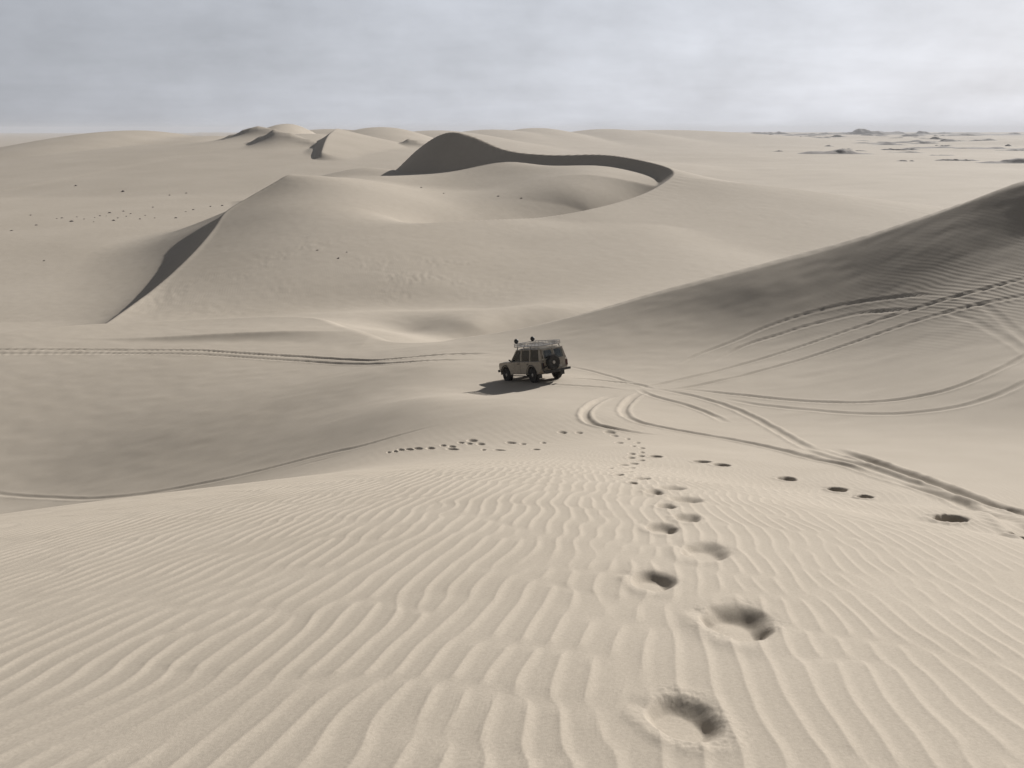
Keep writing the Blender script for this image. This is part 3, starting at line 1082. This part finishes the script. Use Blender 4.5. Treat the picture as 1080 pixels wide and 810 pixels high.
        w = side_pane(s, -2.08, -1.22, -1.96, -1.20, root); w.name = 'quarter_window'
        bm = BM(); hexa(bm, [(0.70, 0.87 * s, 1.12), (0.78, 0.87 * s, 1.12), (0.78, 0.92 * s, 1.14), (0.70, 0.92 * s, 1.14)], [(0.68, 0.93 * s, 1.26), (0.74, 0.93 * s, 1.26), (0.74, 1.06 * s, 1.26), (0.68, 1.06 * s, 1.26)])
        link('mirror', bm, M['trim'], root, bevel=0.008)
        bm = BM(); box(bm, -2.345, -2.285, min(0.70 * s, 0.86 * s), max(0.70 * s, 0.86 * s), 0.72, 1.02); link('tail_light', bm, M['red'], root, bevel=0.012)
        bm = BM(); lathe(bm, [(0.09, 0), (0.10, 0.02), (0.08, 0.035)], 'x', (2.165, 0.58 * s, 0.86), 18); link('headlight', bm, M['lens'], root)
        bm = BM(); box(bm, XR - 0.58, XR - 0.565, min(0.62 * s, 0.88 * s), max(0.62 * s, 0.88 * s), 0.22, 0.60); link('mud_flap', bm, M['trim'], root)
        bm = BM(); box(bm, -0.62, 0.86, min(0.84 * s, 0.97 * s), max(0.84 * s, 0.97 * s), 0.34, 0.38); link('side_step', bm, M['trim'], root, bevel=0.008)
    bm = BM(); hexa(bm, [(0.82, -0.78, 1.13), (0.82, 0.78, 1.13), (0.805, 0.78, 1.13), (0.805, -0.78, 1.13)], [(0.27, -0.67, 1.715), (0.27, 0.67, 1.715), (0.255, 0.67, 1.715), (0.255, -0.67, 1.715)])
    link('windscreen', bm, M['glass'], root)
    bm = BM()
    for k in range(7): box(bm, 2.165, 2.185, -0.46, 0.46, 0.74 + 0.036 * k, 0.755 + 0.036 * k)
    link('grille', bm, M['trim'], root)
    # rear barn doors
    for s in (-1, 1):
        a, b = (0.012, 0.69) if s > 0 else (-0.69, -0.012)
        def rx(z): return -2.325 if z < 1.125 else -2.325 + (z - 1.125) * 0.26
        bm = BM(); A = []
        def quadslab(y0, y1, z0, z1):
            hexa(bm, [(rx(z0), y0, z0), (rx(z0), y1, z0), (rx(z1), y1, z1), (rx(z1), y0, z1)], [(rx(z0) - 0.025, y0, z0), (rx(z0) - 0.025, y1, z0), (rx(z1) - 0.025, y1, z1), (rx(z1) - 0.025, y0, z1)])
        quadslab(a, b, 0.66, 1.13); quadslab(a, b, 1.13, 1.20); quadslab(a, b, 1.66, 1.73); quadslab(a, a + 0.07, 1.20, 1.66); quadslab(b - 0.07, b, 1.20, 1.66)
        d = link('rear_door', bm, M['paint'], root)
        bm = BM(); z0, z1 = 1.20, 1.66; y0, y1 = a + 0.07, b - 0.07
        hexa(bm, [(rx(z0) - 0.006, y0, z0), (rx(z0) - 0.006, y1, z0), (rx(z1) - 0.006, y1, z1), (rx(z1) - 0.006, y0, z1)], [(rx(z0) - 0.018, y0, z0), (rx(z0) - 0.018, y1, z0), (rx(z1) - 0.018, y1, z1), (rx(z1) - 0.018, y0, z1)])
        link('window', bm, M['glass'], d)
    # bumpers
    bm = BM(); box(bm, -2.54, -2.42, -0.88, 0.88, 0.50, 0.62); box(bm, -2.44, -2.2, -0.55, -0.45, 0.52, 0.6); box(bm, -2.44, -2.2, 0.45, 0.55, 0.52, 0.6); link('rear_bumper', bm, M['trim'], root, bevel=0.012)
    bm = BM(); box(bm, 2.19, 2.29, -0.88, 0.88, 0.54, 0.67); box(bm, 2.0, 2.26, -0.5, -0.4, 0.55, 0.65); box(bm, 2.0, 2.26, 0.4, 0.5, 0.55, 0.65); link('front_bumper', bm, M['trim'], root, bevel=0.012)
    bm = BM(); box(bm, -2.1, 1.9, -0.42, 0.42, 0.40, 0.52); tube(bm, (XR, -0.7, 0.4), (XR, 0.7, 0.4), 0.06); tube(bm, (XF, -0.7, 0.4), (XF, 0.7, 0.4), 0.06); link('chassis', bm, M['trim'], root)
    # wheels
    def wheel(name, c, axis, sgn, r=WR):
        bm = BM(); w = 0.125
        lathe(bm, [(r * 0.60, -w * 0.8), (r * 0.72, -w), (r * 0.93, -w * 0.95), (r, -w * 0.6), (r, w * 0.6), (r * 0.93, w * 0.95), (r * 0.72, w), (r * 0.60, w * 0.8)], axis, c, 32)
        for i in range(26):           # tread blocks
            t = 2 * math.pi * (i + 0.5) / 26; cs, sn = math.cos(t), math.sin(t)
            for o in (-0.055, 0.055):
                P0 = []
                for rr_ in (r - 0.01, r + 0.014):
                    for da, do in ((-0.03, -0.045), (0.03, -0.045), (0.03, 0.045), (-0.03, 0.045)):
                        a_ = rr_ * cs - da * sn; b_ = rr_ * sn + da * cs
                        P0.append((c[0] + a_, c[1] + o + do, c[2] + b_) if axis == 'y' else (c[0] + o + do, c[1] + a_, c[2] + b_))
                hexa(bm, P0[:4], P0[4:])
        ty = link(name, bm, M['rubber'], root, smooth=True)
        bm = BM(); f = sgn
        lathe(bm, [(r * 0.62, -0.085 * f), (r * 0.62, 0.098 * f), (r * 0.56, 0.10 * f), (r * 0.50, 0.04 * f), (r * 0.30, 0.055 * f), (r * 0.22, 0.10 * f), (r * 0.10, 0.115 * f)], axis, c, 28)
        link('rim', bm, M['rim'], ty, smooth=True)
    for cx in (XF, XR):
        for s in (-1, 1): wheel('wheel', (cx, 0.765 * s, WR), 'y', s)
    wheel('spare_wheel', (-2.53, 0.24, 1.00), 'x', -1, 0.385)
    bm = BM(); tube(bm, (-2.36, 0.24, 1.00), (-2.50, 0.24, 1.00), 0.05); tube(bm, (-2.40, 0.24, 1.0), (-2.40, 0.86, 0.72), 0.03); tube(bm, (-2.40, 0.86, 0.6), (-2.40, 0.86, 1.05), 0.03); link('spare_wheel_carrier', bm, M['trim'], root)
    # seats seen through the glass
    for x, ys in ((0.05, (-0.4, 0.4)), (-0.85, (-0.45, 0.0, 0.45))):
        for y in ys:
            bm = BM(); box(bm, x - 0.14, x, y - 0.22, y + 0.22, 1.128, 1.36); box(bm, x - 0.15, x - 0.05, y - 0.13, y + 0.13, 1.37, 1.56)
            link('seat', bm, M['seat'], root, bevel=0.03)
    bm = BM(); box(bm, 0.55, 0.78, -0.74, 0.74, 1.128, 1.17); tube(bm, (0.42, 0.22, 1.27), (0.42, 0.58, 1.27), 0.015); tube(bm, (0.42, 0.22, 1.27), (0.45, 0.40, 1.13), 0.012); link('dashboard', bm, M['trim'], root)
    # roof rack
    rk = BM()
    X0, X1, W = 0.42, -2.02, 0.72
    for z in (1.90, 1.99, 2.07):
        for s in (-1, 1): tube(rk, (X0, W * s, z), (X1, W * s, z), 0.019)
        tube(rk, (X0, -W, z), (X0, W, z), 0.019); tube(rk, (X1, -W, z), (X1, W, z), 0.019)
    for k in range(8):
        x = X0 + (X1 - X0) * k / 7
        for s in (-1, 1): tube(rk, (x, W * s, 1.90), (x, W * s, 2.07), 0.016)
        tube(rk, (x, -W, 1.90), (x, W, 1.90), 0.016)
    for k in range(5):
        for x in (X0, X1): tube(rk, (x, -W + 2 * W * k / 4, 1.90), (x, -W + 2 * W * k / 4, 2.07), 0.014)
    for k in range(4):
        x = 0.1 - 0.65 * k
        for s in (-1, 1): hexa(rk, [(x - 0.04, 0.74 * s, 1.74), (x + 0.04, 0.74 * s, 1.74), (x + 0.04, 0.78 * s, 1.74), (x - 0.04, 0.78 * s, 1.74)], [(x - 0.03, 0.70 * s, 1.89), (x + 0.03, 0.70 * s, 1.89), (x + 0.03, 0.74 * s, 1.89), (x - 0.03, 0.74 * s, 1.89)])
    rack = link('roof_rack', rk, M['steel'], root)
    fl = BM()
    for k in range(9): box(fl, X1, X0, -W + 0.04 + 0.165 * k, -W + 0.12 + 0.165 * k, 1.922, 1.934)
    link('slatted_floor', fl, M['steel'], rack)
    for y in (-0.55, 0.55):
        bm = BM(); lathe(bm, [(0.05, -0.09), (0.10, -0.06), (0.128, -0.01), (0.132, 0.05), (0.10, 0.062)], 'x', (X0 - 0.02, y, 2.21), 22)
        tube(bm, (X0 - 0.02, y, 2.06), (X0 - 0.02, y, 2.13), 0.02)
        link('spotlight', bm, M['trim'], rack, smooth=True)
    bm = BM(); box(bm, -2.375, -2.352, -0.42, -0.06, 0.70, 0.80); link('number_plate', bm, M['rim'], root)
    # stand it on the sand: from three of its wheel contacts
    rl, fl_, rr_ = (Vector(p) for p in CAR_WHEELS)
    fx = (fl_ - rl).normalized(); ly = rl - rr_; ly = (ly - fx * ly.dot(fx)).normalized(); up = fx.cross(ly)
    mtx = Matrix((fx, ly, up)).transposed()
    o = rl - mtx @ Vector((XR, 0.765, 0.03))
    root.matrix_world = Matrix.Translation(o) @ mtx.to_4x4() @ Matrix.Rotation(R(1.8), 4, 'Y') @ Matrix.Diagonal((0.92, 0.97, 0.985, 1.0))
    return root
build_car()

# ------------------------------------------------------------ stones on the plain
def rock_mesh(seed, sub=2):
    rnd = random.Random(seed); bm = BM(); bmesh.ops.create_icosphere(bm, subdivisions=sub, radius=1.0)
    ph = [Vector((rnd.uniform(-1, 1), rnd.uniform(-1, 1), rnd.uniform(-1, 1))).normalized() for _ in range(7)]
    for v in bm.verts:
        d = v.co.normalized(); k = 1.0
        for p in ph: k -= 0.32 * max(0, d.dot(p) - 0.55)
        v.co = d * k * (1 + 0.10 * rnd.uniform(-1, 1)); v.co.z *= 0.62
    bmesh.ops.recalc_face_normals(bm, faces=bm.faces)
    me = bpy.data.meshes.new('rock'); bm.to_mesh(me); bm.free(); me.materials.append(M['stone'])
    return me
rnd = random.Random(3)
shapes = [rock_mesh(k) for k in range(6)]
for k, (x, y, s) in enumerate(STONES):
    o = bpy.data.objects.new('rock', shapes[k % 6]); COL.objects.link(o)
    z = float(base_height(np.array([x]), np.array([y]))[0])
    o.location = (x, y, z + 0.10 * s); o.rotation_euler = (0, 0, rnd.uniform(0, 6.28)); o.scale = (s * rnd.uniform(0.7, 1.1), s * rnd.uniform(0.6, 0.9), s * rnd.uniform(0.5, 0.8))
    if k < 32: tag(o, 'small dark stone lying on the pale plain left of the big dune', 'rock', 'dark stones scattered on the left plain')
    else: tag(o, 'tiny dark stone lying on the open slope of the middle dune', 'rock', 'stray stones on the middle dune')

RISES = [(1653.144, 4200.0, 142.1, 49.735, 30.333),
    (1269.812, 3851.941, 117.912, 41.269, 12.84),
    (927.034, 2534.763, 42.88, 15.008, 7.041),
    (458.692, 1042.447, 26.032, 9.111, 5.791),
    (309.919, 842.887, 44.134, 15.447, 4.683),
    (530.544, 1094.162, 57.292, 20.052, 3.647),
    (575.356, 1018.369, 54.143, 18.95, 3.96),
    (340.256, 674.449, 20.646, 8.0, 3.372),
    (296.914, 664.216, 9.096, 8.0, 1.624),
    (365.824, 635.284, 35.823, 12.538, 3.529),
    (383.073, 797.023, 19.903, 8.0, 2.214),
    (1869.574, 4200.0, 118.417, 41.446, 13.067),
    (2262.089, 4200.0, 372.167, 130.258, 12.133),
    (446.642, 1248.888, 12.073, 8.0, 2.775),
    (675.731, 1407.949, 7.939, 8.0, 2.347),
    (157.22, 2164.225, 48.815, 17.085, 5.531),
    (125.327, 4200.0, 81.2, 28.42, 16.333),
    (456.55, 4200.0, 67.667, 23.683, 14.0),
    (-416.266, 4200.0, 74.433, 26.052, 14.0),
    (-71.622, 4200.0, 162.4, 56.84, 10.267),
    (783.535, 4200.0, 304.5, 106.575, 9.333),
    (1091.428, 2063.609, 83.118, 29.091, 3.669),
    (706.831, 1739.822, 42.046, 14.716, 2.513),
    (553.889, 973.124, 26.576, 10.222, 2.827),
    (1592.87, 4500.0, 77.269, 29.719, 11.725),
    (1513.477, 3360.629, 67.405, 25.925, 9.862),
    (927.28, 1749.114, 37.682, 14.493, 4.654),
    (360.914, 962.562, 14.377, 10.0, 2.096),
    (284.222, 945.006, 9.617, 10.0, 2.285),
    (1352.688, 4500.0, 73.438, 28.245, 16.91),
    (370.687, 941.403, 7.424, 10.0, 2.342),
    (621.894, 1537.673, 44.468, 17.103, 3.71),
    (1890.537, 4500.0, 115.81, 44.542, 14.202),
    (701.746, 2335.732, 59.815, 23.006, 4.067),
    (619.992, 1444.325, 43.431, 16.704, 4.375),
    (1075.057, 3703.654, 42.855, 16.483, 11.592),
    (1567.149, 4500.0, 88.259, 33.946, 8.554),
    (539.121, 1033.435, 29.994, 11.536, 2.626),
    (947.344, 1993.634, 37.924, 14.586, 5.513),
    (1260.093, 4500.0, 77.721, 29.893, 12.031),
    (978.09, 2884.751, 60.775, 23.375, 9.661),
    (1596.116, 4215.237, 110.598, 42.538, 12.8),
    (1560.423, 3052.021, 80.591, 30.997, 10.219),
    (2535.231, 4500.0, 63.548, 24.441, 12.496),
    (1018.934, 2309.76, 60.397, 23.23, 6.694),
    (1002.435, 1701.055, 19.313, 10.0, 5.295),
    (715.659, 1540.504, 39.845, 15.325, 3.641),
    (692.784, 2140.864, 15.873, 10.0, 7.507),
    (409.421, 918.153, 27.512, 10.582, 2.017),
    (767.106, 1369.198, 17.361, 10.0, 4.381),
    (1003.101, 1666.457, 15.719, 10.0, 4.724),
    (1934.255, 4500.0, 135.35, 52.058, 16.715),
    (812.698, 2324.522, 42.143, 16.209, 5.822),
    (1179.96, 2605.87, 69.02, 26.546, 4.725),
    (1489.754, 3115.879, 34.047, 13.095, 6.251),
    (572.586, 1167.826, 9.321, 10.0, 3.113),
    (1919.249, 3379.809, 53.121, 20.431, 7.531),
    (1318.776, 4500.0, 90.405, 34.771, 13.066),
    (2056.922, 4500.0, 122.504, 47.117, 16.393),
    (686.177, 1586.611, 40.191, 15.458, 4.007),
    (1510.976, 4500.0, 57.157, 21.984, 11.615),
    (1258.109, 4500.0, 88.355, 33.983, 11.942),
    (741.265, 1631.482, 46.895, 18.036, 3.96),
    (1241.294, 3382.701, 72.089, 27.727, 7.116),
    (1288.761, 4500.0, 57.991, 22.304, 12.081),
    (2185.906, 4500.0, 133.953, 51.52, 16.647),
    (2171.035, 4500.0, 50.152, 19.289, 14.427),
    (2310.553, 4500.0, 113.112, 43.505, 16.831),
    (872.474, 1789.855, 48.644, 18.709, 6.945),
    (1770.026, 4500.0, 64.839, 24.938, 9.294),
    (1248.924, 3112.558, 79.343, 30.517, 12.105),
    (377.713, 1007.01, 11.556, 10.0, 2.712),
    (1518.723, 4500.0, 34.29, 13.188, 10.086),
    (1287.564, 3176.355, 45.223, 17.393, 5.391),
    (2551.175, 4500.0, 55.266, 21.256, 7.544)]
# ------------------------------------------------------------ dark rocky rises far out on the right
def rise(x, y, half, depth, height, seed):
    rnd = np.random.RandomState(seed); nu, nv = 64, 14
    u = np.linspace(-1, 1, nu)[:, None] * np.ones((1, nv)); v = np.linspace(-1, 1, nv)[None, :] * np.ones((nu, 1))
    env = np.clip(1 - np.abs(u) ** 1.7, 0, 1) * np.clip(1 - np.abs(v) ** 1.6, 0, 1)
    nz = 0.62 + 0.5 * vnoise(u * 2.4 + seed * 7.3, v * 1.0 + seed) + 0.16 * vnoise(u * 7 + seed * 3.1, v * 2.5 + seed) + 0.05 * vnoise(u * 19 + seed, v * 6)
    X = x + u * half + 0.06 * half * vnoise(v * 2 + seed, u * 3); Y = y + v * depth
    Z = base_height(X, Y) - 0.6 + env * np.clip(nz, 0.05, None) * height
    co = np.stack([X, Y, Z], -1).reshape(-1, 3)
    i = np.arange(nu * nv).reshape(nu, nv)
    q = np.stack([i[:-1, :-1], i[1:, :-1], i[1:, 1:], i[:-1, 1:]], -1).reshape(-1, 4)
    me = bpy.data.meshes.new('hill'); me.from_pydata(co.tolist(), [], q.tolist()); me.materials.append(M['rock'])
    o = bpy.data.objects.new('hill', me); COL.objects.link(o); tag(o, None, None, None, 'structure')
for k, a in enumerate(RISES): rise(*a, k + 1)

# ------------------------------------------------------------ sky and sun
def sky():
    w = bpy.data.worlds.new('World'); scene.world = w; w.use_nodes = True
    nt = w.node_tree; L = nt.links.new
    bg = nt.nodes['Background']
    st = N(nt, 'ShaderNodeTexSky', _sky_type='NISHITA'); st.sun_disc = False
    st.sun_elevation = SUN_EL; st.sun_rotation = SUN_AZ
    st.air_density = 1.0; st.dust_density = 2.5; st.ozone_density = 1.0
    bw = N(nt, 'ShaderNodeRGBToBW'); L(st.outputs[0], bw.inputs[0])
    # thin high cloud: greyer than the clear sky behind it, lit by the same light
    tc = N(nt, 'ShaderNodeTexCoord')
    sp = N(nt, 'ShaderNodeSeparateXYZ'); L(tc.outputs['Generated'], sp.inputs[0])
    zc = N(nt, 'ShaderNodeMath', _operation='MAXIMUM'); zc.inputs[1].default_value = 0.0; L(sp.outputs['Z'], zc.inputs[0])
    za = N(nt, 'ShaderNodeMath', _operation='ADD'); za.inputs[1].default_value = 0.12; L(zc.outputs[0], za.inputs[0])
    dx = N(nt, 'ShaderNodeMath', _operation='DIVIDE'); L(sp.outputs['X'], dx.inputs[0]); L(za.outputs[0], dx.inputs[1])
    dy = N(nt, 'ShaderNodeMath', _operation='DIVIDE'); L(sp.outputs['Y'], dy.inputs[0]); L(za.outputs[0], dy.inputs[1])
    cb = N(nt, 'ShaderNodeCombineXYZ'); L(dx.outputs[0], cb.inputs['X']); L(dy.outputs[0], cb.inputs['Y'])
    mp = N(nt, 'ShaderNodeMapping'); mp.inputs['Rotation'].default_value = (0, 0, R(-25)); mp.inputs['Scale'].default_value = (1.0, 1.35, 1.0)
    L(cb.outputs[0], mp.inputs['Vector'])
    n1 = N(nt, 'ShaderNodeTexNoise', Scale=1.1, Detail=6.0, Roughness=0.55, Distortion=0.3); L(mp.outputs[0], n1.inputs['Vector'])
    m2 = N(nt, 'ShaderNodeMapping'); m2.inputs['Scale'].default_value = (1, 1, 1.8); m2.inputs['Rotation'].default_value = (0, R(12), 0); L(tc.outputs['Generated'], m2.inputs['Vector'])
    n2 = N(nt, 'ShaderNodeTexNoise', Scale=7.5, Detail=9.0, Roughness=0.62); L(m2.outputs[0], n2.inputs['Vector'])
    n12 = N(nt, 'ShaderNodeMix', _data_type='FLOAT'); n12.inputs[0].default_value = 0.68; L(n1.outputs['Fac'], n12.inputs[2]); L(n2.outputs['Fac'], n12.inputs[3])
    cr = N(nt, 'ShaderNodeMapRange', _clamp=True); cr.inputs['From Min'].default_value = 0.34; cr.inputs['From Max'].default_value = 0.68
    cr.inputs['To Min'].default_value = CLOUD[0]; cr.inputs['To Max'].default_value = CLOUD[1]
    L(n12.outputs[0], cr.inputs['Value'])
    cc = N(nt, 'ShaderNodeMix', _data_type='RGBA', _blend_type='MULTIPLY'); cc.inputs[0].default_value = 1.0
    # forward scattering round the veiled sun
    dt = N(nt, 'ShaderNodeVectorMath', _operation='DOT_PRODUCT'); L(tc.outputs['Generated'], dt.inputs[0])
    dt.inputs[1].default_value = (math.sin(SUN_AZ) * math.cos(SUN_EL), math.cos(SUN_AZ) * math.cos(SUN_EL), math.sin(SUN_EL))
    fs = N(nt, 'ShaderNodeMapRange', _clamp=True); fs.inputs['From Min'].default_value = FWD[0]; fs.inputs['From Max'].default_value = FWD[1]
    L(dt.outputs['Value'], fs.inputs['Value'])
    pw = N(nt, 'ShaderNodeMath', _operation='POWER'); pw.inputs[1].default_value = 1.8; L(fs.outputs[0], pw.inputs[0])
    fa = N(nt, 'ShaderNodeMath', _operation='MULTIPLY_ADD'); fa.inputs[1].default_value = FWD[3] - FWD[2]; fa.inputs[2].default_value = FWD[2]; L(pw.outputs[0], fa.inputs[0])
    # the veil thins towards the zenith, where less air is looked through
    zt = N(nt, 'ShaderNodeMapRange', _clamp=True); zt.inputs['From Min'].default_value = 0.02; zt.inputs['From Max'].default_value = 0.8
    zt.inputs['To Min'].default_value = 1.12; zt.inputs['To Max'].default_value = ZEN; L(sp.outputs['Z'], zt.inputs['Value'])
    mz = N(nt, 'ShaderNodeMath', _operation='MULTIPLY'); L(fa.outputs[0], mz.inputs[0]); L(zt.outputs[0], mz.inputs[1])
    mu = N(nt, 'ShaderNodeMath', _operation='MULTIPLY'); L(mz.outputs[0], mu.inputs[0]); L(cr.outputs[0], mu.inputs[1])
    cc.inputs[6].default_value = (0.87, 0.91, 1.0, 1); L(mu.outputs[0], cc.inputs[7])
    fin = N(nt, 'ShaderNodeMix', _data_type='RGBA'); fin.inputs[0].default_value = 0.97
    L(st.outputs[0], fin.inputs[6]); L(cc.outputs[2], fin.inputs[7])
    L(fin.outputs[2], bg.inputs['Color']); bg.inputs['Strength'].default_value = 0.1
CLOUD = (5.5, 7.2); ZEN = 0.18; FWD = (-0.5, 0.97, 0.28, 1.05)
sky()
# desert haze: a box of thin dusty air round everything but the sky
def haze():
    bm = BM(); box(bm, -9600, 9600, -9600, 9600, HZ0, HZ1)
    m = bpy.data.materials.new('thin_dusty_air'); m.use_nodes = True; nt = m.node_tree
    nt.nodes.remove(nt.nodes['Principled BSDF'])
    v = nt.nodes.new('ShaderNodeVolumePrincipled'); v.inputs['Color'].default_value = (0.92, 0.93, 0.97, 1); v.inputs['Density'].default_value = HAZE
    v.inputs['Anisotropy'].default_value = 0.0
    nt.links.new(v.outputs[0], nt.nodes['Material Output'].inputs['Volume'])
    tag(link('haze', bm, m), None, None, None, 'stuff')
HAZE = 0.00012; HZ0 = float(CO[:, 2].min()) - 1.0; HZ1 = float(max(CO[:, 2].max(), 9)) + 1.0; print('haze', HZ0, HZ1)
haze()
sd = bpy.data.lights.new('sun', 'SUN'); sd.energy = 5.0; sd.angle = R(0.6); sd.color = (1.0, 0.955, 0.90)
so = bpy.data.objects.new('sun', sd); COL.objects.link(so)
dirv = Vector((math.sin(SUN_AZ) * math.cos(SUN_EL), math.cos(SUN_AZ) * math.cos(SUN_EL), math.sin(SUN_EL)))
so.rotation_euler = dirv.to_track_quat('Z', 'Y').to_euler(); so.location = dirv * 200

cd = bpy.data.cameras.new('camera'); cam = bpy.data.objects.new('camera', cd); COL.objects.link(cam)
cd.sensor_fit = 'HORIZONTAL'; cd.sensor_width = 36; cd.lens = 36 * 900 / 1080
cd.clip_start = 0.05; cd.clip_end = 40000
cam.rotation_euler = (math.pi / 2 - PITCH, 0, 0)
scene.camera = cam
scene.view_settings.view_transform = 'Standard'; scene.view_settings.look = 'None'
scene.view_settings.gamma = 1; scene.view_settings.exposure = EXPO
scene.cycles.volume_bounces = 0
scene.cycles.max_bounces = 6
